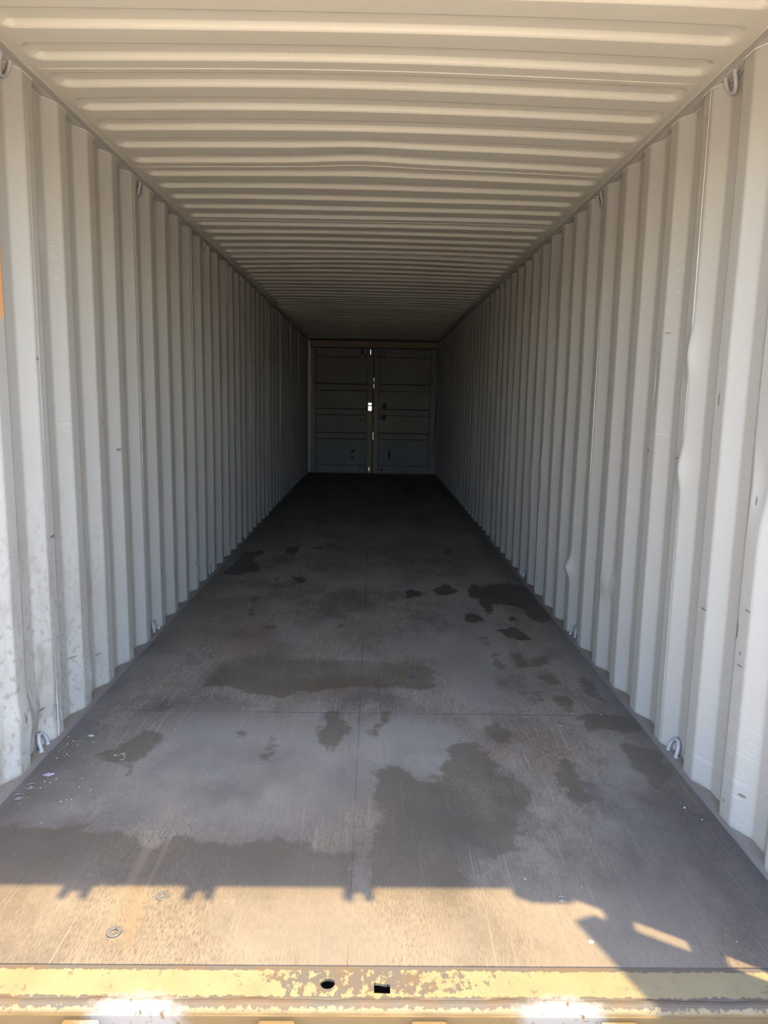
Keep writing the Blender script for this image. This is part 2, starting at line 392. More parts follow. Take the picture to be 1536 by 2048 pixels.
# ------------------------------------------------------------------ side walls
def wall_profile(y0):
    """(y, depth) points of the corrugated sheet, entry to far end; rounded creases"""
    pts = [(1.46, 0.0)]
    y = y0 - PW * 4
    r = .004
    while y < Y1 - .02:
        for (a, d) in ((0.0, 0), (.070, 0), (.138, DEP), (.210, DEP)):
            yc = y + a
            if a == 0.0:      pre, post = (-r, DEP * r / .068), (r, 0)
            elif a == .070:   pre, post = (-r, 0), (r, DEP * r / .068)
            elif a == .138:   pre, post = (-r, DEP - DEP * r / .068), (r, DEP)
            else:             pre, post = (-r, DEP), (r, DEP - DEP * r / .068)
            if a == 0.0 and len(pts) == 1: pre = (-r, 0)
            for dy, dd in (pre, post):
                pts.append((yc + dy, dd if d == 0 or dd != 0 else d))
            # support points just off the crease and mid-face
            nxt = {0.0: .035, .070: .034, .138: .036, .210: .034}[a]
            mid = {0.0: 0, .070: DEP / 2, .138: DEP, .210: DEP / 2}[a]
            pts.insert(len(pts) - 2, (yc - r * 2.0, {0.0: DEP * 2 * r / .068 if len(pts) > 4 else 0, .070: 0, .138: DEP - DEP * 2 * r / .068, .210: DEP}[a]))
            pts.append((yc + r * 2.0, {0.0: 0, .070: DEP * 2 * r / .068, .138: DEP, .210: DEP - DEP * 2 * r / .068}[a]))
            pts.append((yc + nxt, mid))
        y += PW
    pts = [p for p in pts if p[0] < Y1 + .02]
    out = [pts[0]]
    for p in pts[1:]:
        if p[0] > out[-1][0] + 1e-4: out.append(p)
    return out
def wall(name, side, y0, mat, dents):
    prof = wall_profile(y0)
    zs = np.concatenate([np.linspace(-.004, .25, 18), np.linspace(.27, 2.385, 96)])
    ys = np.array([p[0] for p in prof]); ds = np.array([p[1] for p in prof])
    Yg, Zg = np.meshgrid(ys, zs); D = np.tile(ds, (len(zs), 1))
    rs = np.random.RandomState(7 if side < 0 else 9)
    for (yc, zc, ry, rz, amp) in dents:
        D = D + amp * np.exp(-((Yg - yc) / ry) ** 2 - ((Zg - zc) / rz) ** 2)
    # soft overall waviness of a used container, in and out of plane
    for _ in range(9):
        a, b, c_, e = rs.uniform(.5, 3.0), rs.uniform(.5, 4.0), rs.uniform(0, 6.28), rs.uniform(0, 6.28)
        D = D + .0009 * np.sin(a * Yg + c_) * np.sin(b * Zg + e)
        if side > 0: Yg = Yg + .0012 * np.sin(a * Yg * .8 + e) * np.sin(b * 1.7 * Zg + c_)
    X = side * (XW + D)
    verts = np.stack([X, Yg, Zg], -1).reshape(-1, 3)
    n, k = len(ys), len(zs); faces = []
    for i in range(k - 1):
        for j in range(n - 1):
            q = (i * n + j, i * n + j + 1, (i + 1) * n + j + 1, (i + 1) * n + j)
            faces.append(q if side < 0 else q[::-1])
    me = bpy.data.meshes.new(name); me.from_pydata(verts.tolist(), [], faces); me.shade_smooth()
    o = link(name, me, mat); tag(o, kind='structure')
    return o, prof
dl = [(2.774, 1.90, .03, .06, .018), (2.49, .16, .07, .07, -.028), (2.62, .10, .07, .05, .012), (2.36, .2, .05, .06, -.008), (3.0, .12, .05, .06, -.010),
      (3.3, .5, .04, .2, -.005), (4.8, .9, .03, .2, -.006), (5.9, 1.0, .05, .15, .006), (6.6, .7, .04, .2, -.006), (7.4, 1.4, .05, .2, -.005)]
dr = [(2.645, 1.50, .022, .07, -.013), (2.655, 1.085, .022, .06, -.014), (2.975, 1.40, .022, .10, .014), (4.06, .385, .045, .045, -.030), (3.42, .45, .05, .06, -.024),
      (3.52, .42, .03, .08, .012), (2.10, 1.08, .05, .10, .016), (6.14, 1.46, .04, .15, -.010), (4.78, 2.02, .05, .16, -.012), (4.4, 1.3, .04, .2, .006), (5.2, .8, .05, .2, -.009),
      (5.8, .9, .04, .12, -.010), (6.5, .9, .05, .15, .010), (7.2, 1.0, .05, .1, -.010), (7.9, .8, .04, .2, -.008), (4.85, .9, .04, .1, -.010), (8.8, 1.2, .05, .2, -.008)]
wall_l, prof_l = wall('wall_left', -1, 2.628, M_WL, dl)
wall_r, prof_r = wall('wall_right', 1, 2.640, M_WR, dr)
# upright weld seams between the wall sheets, every fourth flat
def seams(side, ys_, parent, mat):
    for y in ys_:
        bm = bmesh.new()
        add_box(bm, side * (XW - .0015), side * (XW + .002), y - .0012, y + .0012, 0.0, 2.38, .0004)
        o = obj('weld_seam', bm, mat, parent, True)
seams(-1, [2.649 + 1.112 * k for k in range(-1, 9)], wall_l, M_SEAM)
seams(1, [2.652 + 1.112 * k for k in range(-1, 9)], wall_r, M_SEAM)

# ------------------------------------------------------------------ roof sheet
def roof():
    p, start = .2085, 2.21 - .2085 * 4
    ys = [1.46]; y = start
    while y < Y1 + .05:
        for a in (0, .004, .045, .087, .091, .0945, .100, .1045, .109, .135, .160, .186, .190, .1945, .2035):
            if y + a > 1.47: ys.append(y + a)
        y += p
    ys = np.array([v for v in ys if v < Y1 + .06])
    xe = list(np.linspace(1.168, 1.130, 5)) + list(np.linspace(1.122, 1.05, 11))
    xs = np.array([-v for v in xe] + list(np.linspace(-1.0, 1.0, 33)) + xe[::-1])
    Xg, Yg = np.meshgrid(xs, ys)
    ph = (Yg - start) % p
    lo, hi, sl = .091, .2085, .0135
    yc = (lo + hi) / 2; hw0 = (hi - lo) / 2
    ax = np.abs(Xg); t = np.clip((ax - 1.075) / .057, 0, 1)
    hw = hw0 * (1 - .62 * t ** 2)
    hy = np.clip((hw - np.abs(ph - yc)) / sl, 0, 1)
    hx = np.clip((1.134 - ax) / .048, 0, 1); hx = hx * hx * (3 - 2 * hx)
    Z = ZC + .020 * np.minimum(hy, 1) * hx + .014 * np.clip(1 - (Xg / 1.13) ** 2, 0, 1)
    Z += .004 * np.sin(2.1 * Yg + 1) * np.cos(Xg * 2.2) + .0022 * np.sin(5.3 * Yg + 2 * Xg) * np.cos(Xg * 1.4)
    Z += .012 * np.exp(-((Xg + .05) / .22) ** 2 - ((Yg - 3.62) / .22) ** 2)
    Z = np.where(ax > 1.14, ZC, Z)
    verts = np.stack([Xg, Yg, Z], -1).reshape(-1, 3); n, k = len(xs), len(ys)
    faces = [(i * n + j, (i + 1) * n + j, (i + 1) * n + j + 1, i * n + j + 1) for i in range(k - 1) for j in range(n - 1)]
    me = bpy.data.meshes.new('ceiling'); me.from_pydata(verts.tolist(), [], faces); me.shade_smooth()
    o = link('ceiling', me, M_ROOF); tag(o, kind='structure')
    return o
ceil = roof()
def zroof(x, y):
    return ZC + .014 * max(0, 1 - (x / 1.13) ** 2) + .004 * math.sin(2.1 * y + 1) * math.cos(x * 2.2) + .0022 * math.sin(5.3 * y + 2 * x) * math.cos(x * 1.4) \
        + .012 * math.exp(-((x + .05) / .22) ** 2 - ((y - 3.62) / .22) ** 2)
for k in range(11):
    y = 2.21 + .2085 * 2 + .058 + 1.0425 * k
    bm = bmesh.new()
    add_tube(bm, [(x, y, zroof(x, y) - .0006) for x in np.linspace(-1.14, 1.14, 30)], .0018, 6)
    obj('weld_seam', bm, M_SEAM, ceil, True)

# ------------------------------------------------------------------ side rails and floor edges
n_trim = [0]
def trim(o_fn):
    n_trim[0] += 1
    o = o_fn('trim_%d' % n_trim[0]); tag(o, kind='structure'); return o
for side, prof in ((-1, prof_l), (1, prof_r)):
    def rail(name):
        bm = bmesh.new()
        add_box(bm, side * (XW - .001), side * (XW + .075), 1.40, Y1 + .06, 2.381, 2.45, .003)
        return obj(name, bm, M_RAIL)
    r_ = trim(rail)
    bm = bmesh.new(); add_tube(bm, [(side * (XW + .001), y, ZC - .001 + .0008 * math.sin(y * 23)) for y in np.arange(1.46, Y1, .06)], .0042, 6)
    obj('weld_bead', bm, M_SEAM, r_, True)
    bm = bmesh.new(); add_tube(bm, [(side * (XW + d - .0015), y, 2.3800) for y, d in prof], .0026, 6)
    obj('weld_bead', bm, M_SEAM, r_, True)
    def ledge(name):
        bm = bmesh.new(); add_box(bm, side * 1.158, side * 1.235, 1.46, Y1 + .05, -.16, .010)
        return obj(name, bm, M_LEDGE)
    l_ = trim(ledge)
    bm = bmesh.new()
    ys = np.arange(1.515, Y1, .05); rr = random.Random(3)
    ring = [[bm.verts.new((side * (1.151 + dx + rr.uniform(-.0012, .0012)), y, z)) for dx, z in ((0, 0.0), (.002, .0035), (.007, .011), (.013, .009))] for y in ys]
    for a, b in zip(ring, ring[1:]):
        for i in range(3): bm.faces.new((a[i], b[i], b[i + 1], a[i + 1]))
    obj('edge_sealant', bm, M_SEAL, l_, True)

# ------------------------------------------------------------------ plywood floor
STAIN_DARK = [[(-1.116,5.448),(-1.061,5.696),(-1.086,5.931),(-1.1,6.186),(-1.064,6.255),(-1.054,6.156),(-0.993,6.193),(-0.93,6.317),(-0.904,6.101),(-0.946,5.91),(-0.938,5.82),(-0.874,5.737),(-0.826,5.466),(-0.865,5.412),(-0.947,5.407),(-0.955,5.318),(-1.085,5.323)],[(-0.746,6.178),(-0.726,6.349),(-0.635,6.481),(-0.615,6.323),(-0.625,6.057),(-0.666,6.07),(-0.695,6.149)],[(-0.587,5.279),(-0.571,5.341),(-0.524,5.283),(-0.485,5.309),(-0.462,5.19),(-0.479,5.074),(-0.512,5.118),(-0.546,5.221)],[(-0.939,5.139),(-0.92,5.187),(-0.881,5.131),(-0.899,5.073)],[(-0.5,6.394),(-0.443,6.434),(-0.41,6.408),(-0.441,6.353),(-0.489,6.35)],[(-0.69,5.224),(-0.668,5.274),(-0.654,5.215),(-0.68,5.189)],[(0.699,4.893),(0.763,5.16),(0.805,5.131),(0.837,5.043),(0.882,5.136),(1.008,5.158),(1.048,5.254),(1.062,5.161),(1.138,5.12),(1.166,5.003),(1.175,4.808),(1.142,4.601),(1.176,4.459),(1.157,4.323),(1.064,4.202),(1.025,4.252),(1.0,4.316),(1.023,4.429),(0.993,4.545),(0.897,4.614),(0.828,4.61),(0.81,4.419),(0.783,4.372),(0.75,4.462),(0.751,4.607),(0.756,4.734),(0.699,4.784)],[(0.457,4.964),(0.524,5.056),(0.557,5.163),(0.603,5.09),(0.632,4.945),(0.569,4.831),(0.517,4.815),(0.47,4.853)],[(0.621,4.387),(0.665,4.424),(0.712,4.38),(0.714,4.26),(0.645,4.173),(0.602,4.234)],[(0.88,4.332),(0.915,4.345),(0.919,4.269),(0.881,4.236)],[(0.686,6.338),(0.727,6.42),(0.74,6.365),(0.701,6.118),(0.696,6.204),(0.661,6.224)],[(0.801,6.168),(0.845,6.193),(0.83,6.139),(0.793,6.137)],[(0.269,4.889),(0.309,4.995),(0.332,4.919),(0.377,4.922),(0.371,4.775),(0.324,4.779),(0.279,4.725)],[(0.767,4.061),(0.886,4.138),(0.937,3.886),(0.865,3.883),(0.795,3.969)]]
STAIN_SOFT = [[(0.223,4.261),(0.219,4.24),(0.21,4.231),(0.201,4.24),(0.199,4.26),(0.203,4.281),(0.212,4.29),(0.22,4.282)],[(0.305,4.345),(0.299,4.318),(0.288,4.306),(0.277,4.317),(0.274,4.343),(0.28,4.37),(0.292,4.382),(0.302,4.371)],[(-0.063,4.259),(-0.067,4.233),(-0.077,4.222),(-0.088,4.232),(-0.094,4.257),(-0.09,4.283),(-0.079,4.295),(-0.068,4.284)],[(-0.126,4.104),(-0.13,4.073),(-0.143,4.06),(-0.157,4.072),(-0.165,4.103),(-0.16,4.134),(-0.147,4.148),(-0.133,4.136)],[(0.563,4.303),(0.556,4.279),(0.545,4.269),(0.536,4.278),(0.535,4.301),(0.541,4.326),(0.552,4.336),(0.561,4.326)],[(1.069,4.38),(1.068,4.377),(1.067,4.376),(1.066,4.377),(1.066,4.38),(1.067,4.383),(1.069,4.384),(1.07,4.383)],[(-0.659,5.222),(-0.66,5.191),(-0.668,5.178),(-0.681,5.19),(-0.689,5.22),(-0.689,5.251),(-0.68,5.264),(-0.668,5.252)],[(-0.511,4.054),(-0.513,4.007),(-0.531,3.987),(-0.554,4.006),(-0.569,4.052),(-0.567,4.099),(-0.549,4.12),(-0.525,4.101)],[(-0.534,3.764),(-0.535,3.734),(-0.548,3.721),(-0.564,3.733),(-0.575,3.763),(-0.573,3.794),(-0.561,3.807),(-0.544,3.795)],[(-0.679,4.342),(-0.679,4.284),(-0.699,4.259),(-0.727,4.282),(-0.747,4.339),(-0.747,4.399),(-0.727,4.425),(-0.698,4.401)],[(-0.695,4.644),(-0.696,4.565),(-0.721,4.532),(-0.756,4.562),(-0.782,4.639),(-0.783,4.72),(-0.757,4.756),(-0.721,4.723)],[(0.657,3.918),(0.696,3.942),(0.697,3.812),(0.652,3.789)],[(0.749,3.672),(0.827,3.694),(0.838,3.488),(0.801,3.434),(0.761,3.558)],[(0.852,3.617),(0.949,3.632),(0.946,3.51),(0.847,3.471)],[(0.654,3.668),(0.694,3.67),(0.702,3.448),(0.661,3.395)],[(-0.726,3.175),(-0.718,3.47),(-0.592,3.622),(-0.373,3.555),(-0.112,3.527),(0.094,3.534),(0.336,3.471),(0.345,3.208),(0.252,3.14),(0.208,3.189),(0.09,3.171),(-0.051,3.196),(-0.253,3.102),(-0.32,3.085),(-0.429,3.054),(-0.528,3.108),(-0.619,3.164)],[(-1.308,2.037),(-1.104,2.08),(-1.042,2.094),(-0.984,2.068),(-0.907,2.03),(-0.895,2.056),(-0.83,2.064),(-0.78,2.032),(-0.747,2.046),(-0.684,2.014),(-0.659,2.031),(-0.602,1.966),(-0.564,2.016),(-0.521,2.023),(-0.47,1.999),(-0.414,1.981),(-0.348,1.982),(-0.276,1.995),(-0.228,2.028),(-0.202,2.003),(-0.182,2.022),(-0.14,1.979),(-0.073,1.967),(-0.006,1.944),(0.013,1.75),(0.015,1.63),(-1.054,1.62)],[(-0.169,2.632),(-0.177,2.808),(-0.149,2.918),(-0.096,2.92),(-0.055,2.812),(-0.054,2.656),(-0.115,2.533),(-0.145,2.572)],[(-0.378,2.587),(-0.36,2.687),(-0.333,2.671),(-0.322,2.588),(-0.339,2.481),(-0.361,2.471)],[(-0.902,2.615),(-0.879,2.723),(-0.814,2.769),(-0.769,2.682),(-0.764,2.598),(-0.799,2.499),(-0.812,2.373),(-0.85,2.461),(-0.93,2.459),(-0.967,2.534),(-0.92,2.584)],[(-0.916,2.936),(-0.86,3.002),(-0.828,2.925),(-0.896,2.906)],[(-0.453,2.693),(-0.454,2.676),(-0.464,2.669),(-0.476,2.676),(-0.484,2.693),(-0.483,2.71),(-0.473,2.717),(-0.46,2.711)],[(0.017,2.626),(0.011,2.604),(-0.004,2.594),(-0.019,2.603),(-0.026,2.625),(-0.02,2.648),(-0.005,2.658),(0.01,2.649)],[(0.076,2.746),(0.071,2.709),(0.058,2.694),(0.046,2.709),(0.04,2.745),(0.045,2.783),(0.058,2.799),(0.071,2.784)],[(0.126,2.888),(0.117,2.835),(0.1,2.813),(0.082,2.834),(0.075,2.887),(0.083,2.943),(0.102,2.967),(0.12,2.944)],[(0.086,2.462),(0.158,2.455),(0.2,2.393),(0.242,2.36),(0.306,2.485),(0.339,2.623),(0.391,2.656),(0.448,2.647),(0.481,2.546),(0.497,2.417),(0.576,2.366),(0.594,2.284),(0.534,2.119),(0.464,1.963),(0.394,1.938),(0.354,1.973),(0.3,2.023),(0.317,1.914),(0.323,1.794),(0.313,1.724),(0.037,1.721),(0.042,2.006),(0.066,2.169),(0.054,2.29),(0.063,2.391)],[(0.474,2.756),(0.557,2.827),(0.608,2.715),(0.601,2.629),(0.527,2.648)],[(0.732,2.532),(0.775,2.514),(0.789,2.37),(0.795,2.272),(0.726,2.151),(0.693,2.209),(0.692,2.335)],[(0.898,2.896),(1.056,2.926),(1.163,2.891),(1.161,2.773),(1.055,2.703),(0.972,2.791),(0.917,2.744)],[(1.0,2.659),(1.072,2.64),(1.149,2.561),(1.159,2.448),(1.086,2.359),(1.029,2.325),(1.001,2.392),(1.001,2.519)],[(1.084,2.171),(1.106,2.129),(1.089,2.074),(1.075,2.114)],[(1.025,3.345),(1.084,3.357),(1.095,3.186),(1.07,3.056),(1.034,3.109),(1.024,3.203)],[(0.857,3.141),(0.945,3.106),(0.933,2.932),(0.876,2.931)],[(0.775,3.176),(0.808,3.158),(0.813,3.049),(0.776,3.047)],[(0.838,3.36),(0.94,3.384),(0.94,3.26),(0.88,3.238)],[(-1.194,3.71),(-1.133,3.792),(-1.039,3.837),(-0.952,3.772),(-0.936,3.644),(-1.006,3.592),(-1.111,3.552),(-1.17,3.635)]]

def poly_sd(P, poly):
    """signed distance, positive inside"""
    poly = np.array(poly); n = len(poly); d2 = np.full(len(P), 1e9); inside = np.zeros(len(P), bool)
    for i in range(n):
        a, b = poly[i], poly[(i + 1) % n]; e = b - a; w = P - a
        t = np.clip((w @ e) / max(e @ e, 1e-12), 0, 1); q = w - t[:, None] * e
        d2 = np.minimum(d2, (q * q).sum(1))
        c1 = (a[1] > P[:, 1]) != (b[1] > P[:, 1])
        with np.errstate(divide='ignore', invalid='ignore'):
            xi = a[0] + (P[:, 1] - a[1]) * e[0] / (e[1] if e[1] else 1e-12)
        inside ^= c1 & (P[:, 0] < xi)
    return np.where(inside, 1, -1) * np.sqrt(d2)
def floor():
    xs = np.linspace(-1.153, 1.153, 131)
    ys = np.concatenate([np.arange(Y0, 6.6, .018), np.arange(6.6, Y1 + .04, .09)])
    Xg, Yg = np.meshgrid(xs, ys); P = np.stack([Xg.ravel(), Yg.ravel()], 1)
    fd = np.full(len(P), -.3); fs = np.full(len(P), -.3)
    for pl in STAIN_DARK: fd = np.maximum(fd, poly_sd(P, pl))
    for pl in STAIN_SOFT: fs = np.maximum(fs, poly_sd(P, pl))
    n, k = len(xs), len(ys)
    verts = np.stack([P[:, 0], P[:, 1], np.zeros(len(P))], -1).tolist()
    faces = [(i * n + j, i * n + j + 1, (i + 1) * n + j + 1, (i + 1) * n + j) for i in range(k - 1) for j in range(n - 1)]
    b0 = len(verts)
    verts += [(x, Y0, -.028) for x in xs]
    faces += [(b0 + j, b0 + j + 1, j + 1, j) for j in range(n - 1)]
    fd = np.concatenate([fd, np.full(n, -.3)]); fs = np.concatenate([fs, np.full(n, -.3)])
    me = bpy.data.meshes.new('floor'); me.from_pydata(verts, [], faces)
    for nm, arr in (('stain_dark', fd), ('stain_soft', fs)):
        at = me.attributes.new(nm, 'FLOAT', 'POINT'); at.data.foreach_set('value', np.clip(arr, -.3, .5).astype(np.float32))
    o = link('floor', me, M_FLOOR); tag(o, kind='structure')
    return o
flr = floor()
# countersunk screws in the plywood
for (x, y, r) in ((-1.110, 2.294, .017), (-1.120, 2.228, .017), (.823, 2.82, .019), (1.035, 2.703, .009), (.552, 1.75, .010), (1.02, 2.92, .008)):
    bm = bmesh.new()
    pts = [(x + r * math.cos(a), y + r * math.sin(a), .0005) for a in np.linspace(0, 2 * math.pi, 25)]
    add_tube(bm, pts, .0022, 6); add_cyl(bm, (x, y, -.001), (x, y, .0012), r * .55, 16)
    obj('screw_head', bm, M_SCREW, flr, True)

# ------------------------------------------------------------------ door sill at the opening
def sill(name):
    bm = bmesh.new()
    def loop(pts): 
        vs = [bm.verts.new((x, y, -.002)) for x, y in pts]
        return [bm.edges.new((vs[i], vs[(i + 1) % len(vs)])) for i in range(len(vs))]
    ed = loop([(-1.17, 1.425), (1.17, 1.425), (1.17, 1.5145), (-1.17, 1.5145)])
    ed += loop([(-.055 + .0165 * math.cos(a) * (1 + .06 * math.sin(3 * a)), 1.463 + .0145 * math.sin(a)) for a in np.linspace(0, 2 * math.pi, 25)[:-1]])
    ed += loop([(.0505, 1.438), (.0865, 1.4365), (.0872, 1.460), (.0800, 1.464), (.0765, 1.461), (.062, 1.4655), (.050, 1.4665)])
    bmesh.ops.triangle_fill(bm, use_beauty=True, edges=ed)
    top = list(bm.faces)
    bmesh.ops.recalc_face_normals(bm, faces=top)
    r = bmesh.ops.extrude_face_region(bm, geom=top)
    for v in r['geom']:
        if isinstance(v, bmesh.types.BMVert): v.co.z = -.008
    # the rolled front lip and the upright face
    prof = [(1.4252, -.0022), (1.4235, -.0035), (1.421, -.003), (1.4175, .0005), (1.412, .0030), (1.405, .0032), (1.398, .0008), (1.393, -.0045), (1.3905, -.010), (1.389, -.013), (1.3865, -.0135), (1.3862, -.02), (1.386, -.16)]
    xs = np.linspace(-1.17, 1.17, 150); rr = random.Random(5); rows = []
    for x in xs:
        j = .0007 * math.sin(x * 21) + .0005 * math.sin(x * 57 + 1)
        rows.append([bm.verts.new((x, y + (j if 0 < i < 10 else 0), z + (j * .8 if 1 < i < 10 else 0))) for i, (y, z) in enumerate(prof)])
    for a, b in zip(rows, rows[1:]):
        for i in range(len(prof) - 1): bm.faces.new((a[i], b[i], b[i + 1], a[i + 1]))
    me = bpy.data.meshes.new(name); bm.to_mesh(me); bm.free()
    return link(name, me, M_SILL)
sl = trim(sill)
for xc in (-1.0, -.58, -.16, .17, .583, 1.0):
    bm = bmesh.new(); add_box(bm, xc - .040, xc + .040, 1.352, 1.387, -.12, -.0205, .006)
    obj('keeper_pad', bm, M_SILL, sl)
# beam under the floor right behind the sill, closes the hollow below the two holes
box('trim_%d' % (n_trim[0] + 1), (-1.17, 1.17, 1.53, 1.60, -.165, -.030), M_BOLT); n_trim[0] += 1
tag(bpy.data.objects['trim_%d' % n_trim[0]], kind='structure')
bx_ = trim(lambda n_: box(n_, (-1.17, 1.17, 1.39, 1.53, -.168, -.150), M_BOLT))

# ------------------------------------------------------------------ door frame at the opening
hd = trim(lambda n_: box(n_, (-1.17, 1.17, 1.40, 1.49, 2.262, 2.45), M_TAN, None, .004))
for xc in (-.55, -.115, .215, .640):
    bm = bmesh.new()
    for dx in (-.027, .027): add_box(bm, xc + dx - .0075, xc + dx + .0075, 1.345, 1.402, 2.262, 2.32, .003)
    add_box(bm, xc - .034, xc + .034, 1.378, 1.402, 2.262, 2.32, .003)
    obj('rod_keeper', bm, M_TAN, hd)
for side in (-1, 1):
    def post(name):
        bm = bmesh.new()
        add_box(bm, side * 1.170, side * 1.219, 1.380, 1.480, -.17, 2.46, .004)
        return obj(name, bm, M_TAN)
    p_ = trim(post)
    bm = bmesh.new(); add_box(bm, side * 1.098, side * 1.222, 1.335, 1.50, 2.300, 2.46, .012); obj('corner_casting', bm, M_TAN, p_)
    bm = bmesh.new(); add_box(bm, side * 1.098, side * 1.222, 1.335, 1.50, -.17, -.06, .012); obj('corner_casting', bm, M_TAN, p_)
    if side > 0:
        for z0, z1 in ((.10, .22), (.62, .75), (1.27, 1.40), (1.93, 2.03)):
            bm = bmesh.new(); add_box(bm, 1.205, 1.243, 1.300, 1.385, z0, z1, .004); add_cyl(bm, (1.233, 1.330, z0 - .01), (1.233, 1.330, z1 + .01), .012)
            obj('hinge_lug', bm, M_TAN, p_)

# right leaf of the opening, swung out past square: throws the slanted shade over the sill
lf = bpy.data.objects.new('door_3', None); COL.objects.link(lf); tag(lf, kind='structure')
u = Vector((.366, -.931, 0)).normalized()
lf.matrix_world = Matrix((( u.x, -u.y, 0, 1.229), (u.y, u.x, 0, 1.299), (0, 0, 1, 0), (0, 0, 0, 1)))
def swung_leaf(p):
    # local x runs along the leaf, local y to the outside
    L, T, Z0, Z1 = 1.15, .048, .015, 2.262
    for (a, b) in ((0, .10), (L - .10, L)): box('door_stile', (a, b, -T, 0, Z0, Z1), M_TAN, p, .003)
    for (a, b) in ((Z0, .15), (2.12, Z1)): box('door_rail', (.10, L - .10, -T, 0, a, b), M_TAN, p, .003)
    bm = bmesh.new(); pr = [(.15, -.010)]
    for z in (.62, 1.06, 1.50): pr += [(z, -.010), (z + .012, -.036), (z + .10, -.036), (z + .112, -.010)]
    pr += [(2.12, -.010)]
    rows = [[bm.verts.new((x, y, z)) for z, y in pr] for x in (.10, L - .10)]
    for i in range(len(pr) - 1): bm.faces.new((rows[0][i], rows[1][i], rows[1][i + 1], rows[0][i + 1]))
    obj('door_panel', bm, M_DOOR if False else M_TAN, p)
    for x in (.33, .80):
        bm = bmesh.new(); add_cyl(bm, (x, -T - .03, -.03), (x, -T - .03, 2.28), .017)
        for z in (.2, .9, 1.5, 2.15): add_box(bm, x - .04, x + .04, -T - .05, -T, z - .03, z + .03, .004)
        obj('locking_rod', bm, M_TAN, p, False)
    for k, (a, b, c_, d) in enumerate(((0, .012, Z0, Z1), (L - .012, L, Z0, Z1), (0, L, Z1 - .012, Z1))):
        box('rubber_gasket', (a, b, .0, .012, c_, d), M_DARK, p)
swung_leaf(lf)
lf2 = bpy.data.objects.new('door_4', None); COL.objects.link(lf2); tag(lf2, kind='structure')  # unseen left leaf, added swung open to block sky light
u = Vector((-.25, -.968, 0)).normalized()
lf2.matrix_world = Matrix(((u.x, u.y, 0, -1.229), (u.y, -u.x, 0, 1.306), (0, 0, 1, 0), (0, 0, 0, 1)))
swung_leaf(lf2)

# ------------------------------------------------------------------ closed doors at the far end
def frame_far():
    h = trim(lambda n_: box(n_, (-1.135, 1.165, Y1 - .03, Y1 + .07, 2.268, 2.375), M_TAN, None, .006))
    for side in (-1, 1): trim(lambda n_: box(n_, (side * 1.136, side * 1.25, Y1 + .012, Y1 + .10, -.15, 2.50), M_BOLT, None, .004))
    trim(lambda n_: box(n_, (-1.25, 1.25, Y1 + .02, Y1 + .12, -.17, .012), M_BOLT, None, .002))
    trim(lambda n_: box(n_, (-1.25, 1.25, Y1 + .02, Y1 + .12, 2.235, 2.52), M_BOLT))
frame_far()
BANDS = [(.151, .625), (.740, 1.059), (1.173, 1.497), (1.619, 2.095)]
def far_leaf(name, xo, xi, side, bolts, hole):
    d = bpy.data.objects.new(name, None); COL.objects.link(d); d.location = ((xo + xi) / 2, Y1, 0); tag(d, kind='structure')
    def part(nm, dims, mat, bev=.003):
        x0, x1, y0, y1, z0, z1 = dims; c = d.location
        o = box(nm, (min(x0, x1), max(x0, x1), y0, y1, z0, z1), mat, None, bev); o.parent = d
        o.matrix_parent_inverse = Matrix.Translation(-c); return o
    zb, zt = .004, 2.246
    part('door_stile', (xo, xo - side * .098, Y1, Y1 + .05, zb, zt), M_DOOR)
    if hole is None:
        part('door_stile', (xi, xi + side * .105, Y1, Y1 + .05, zb, zt), M_DOOR)
    else:
        bm = bmesh.new(); x0, x1 = sorted((xi, xi + side * .105)); hx0, hx1 = hole[0]
        cuts = hole[1]
        add_box(bm, x0, hx0, Y1, Y1 + .05, zb, zt); add_box(bm, hx1, x1, Y1, Y1 + .05, zb, zt)
        z = zb
        for a, b in cuts:
            add_box(bm, hx0, hx1, Y1, Y1 + .05, z, a); z = b
        add_box(bm, hx0, hx1, Y1, Y1 + .05, z, zt)
        o = obj('door_stile', bm, M_DOOR, d); o.matrix_parent_inverse = Matrix.Translation(-d.location)
    xa, xb = xo - side * .098, xi + side * .105
    part('door_rail', (xa, xb, Y1 + .001, Y1 + .05, 2.095, zt), M_DOOR)
    part('door_rail', (xa, xb, Y1 + .001, Y1 + .05, zb, .151), M_DOOR)
    pr = [(.140, .012), (.1515, .009)]
    for (a, b), (c_, e) in zip(BANDS, BANDS[1:]): pr += [(b, .009), (b + .010, .036), (c_ - .010, .036), (c_, .009)]
    pr += [(2.0945, .009), (2.106, .012)]
    bm = bmesh.new(); n = 13; rr = random.Random(2 if side < 0 else 8); xs_ = np.linspace(min(xa, xb) - .004, max(xa, xb) + .004, n)
    rows = [[bm.verts.new((x, Y1 + y + (.003 * math.sin(x * 9 + z * 3 + side) if 0 < i < n - 1 else 0), z + .004 * math.sin(x * 5 + i))) for z, y in pr] for i, x in enumerate(xs_)]
    for a, b in zip(rows, rows[1:]):
        for i in range(len(pr) - 1): bm.faces.new((a[i], b[i], b[i + 1], a[i + 1]))
    o = obj('door_panel', bm, M_DOOR, d); o.matrix_parent_inverse = Matrix.Translation(-d.location)
    for x, z, r in bolts:
        bm = bmesh.new(); add_cyl(bm, (x, Y1 - .006, z), (x, Y1 + .03, z), r, 10)
        o = obj('bolt', bm, M_BOLT, d); o.matrix_parent_inverse = Matrix.Translation(-d.location)
    return d
bl = [(x, z, .011) for x in (-.648, -.569) for z in (2.19, 2.11)] + [(-.65, .978, .011), (-.58, .978, .011)] + [(x, z, .010) for x in (-.655, -.585) for z in (.115, .045)]
bl += [(-1.02, .46, .007), (-1.02, .30, .007), (-.84, .46, .007), (-.43, .56, .009)]
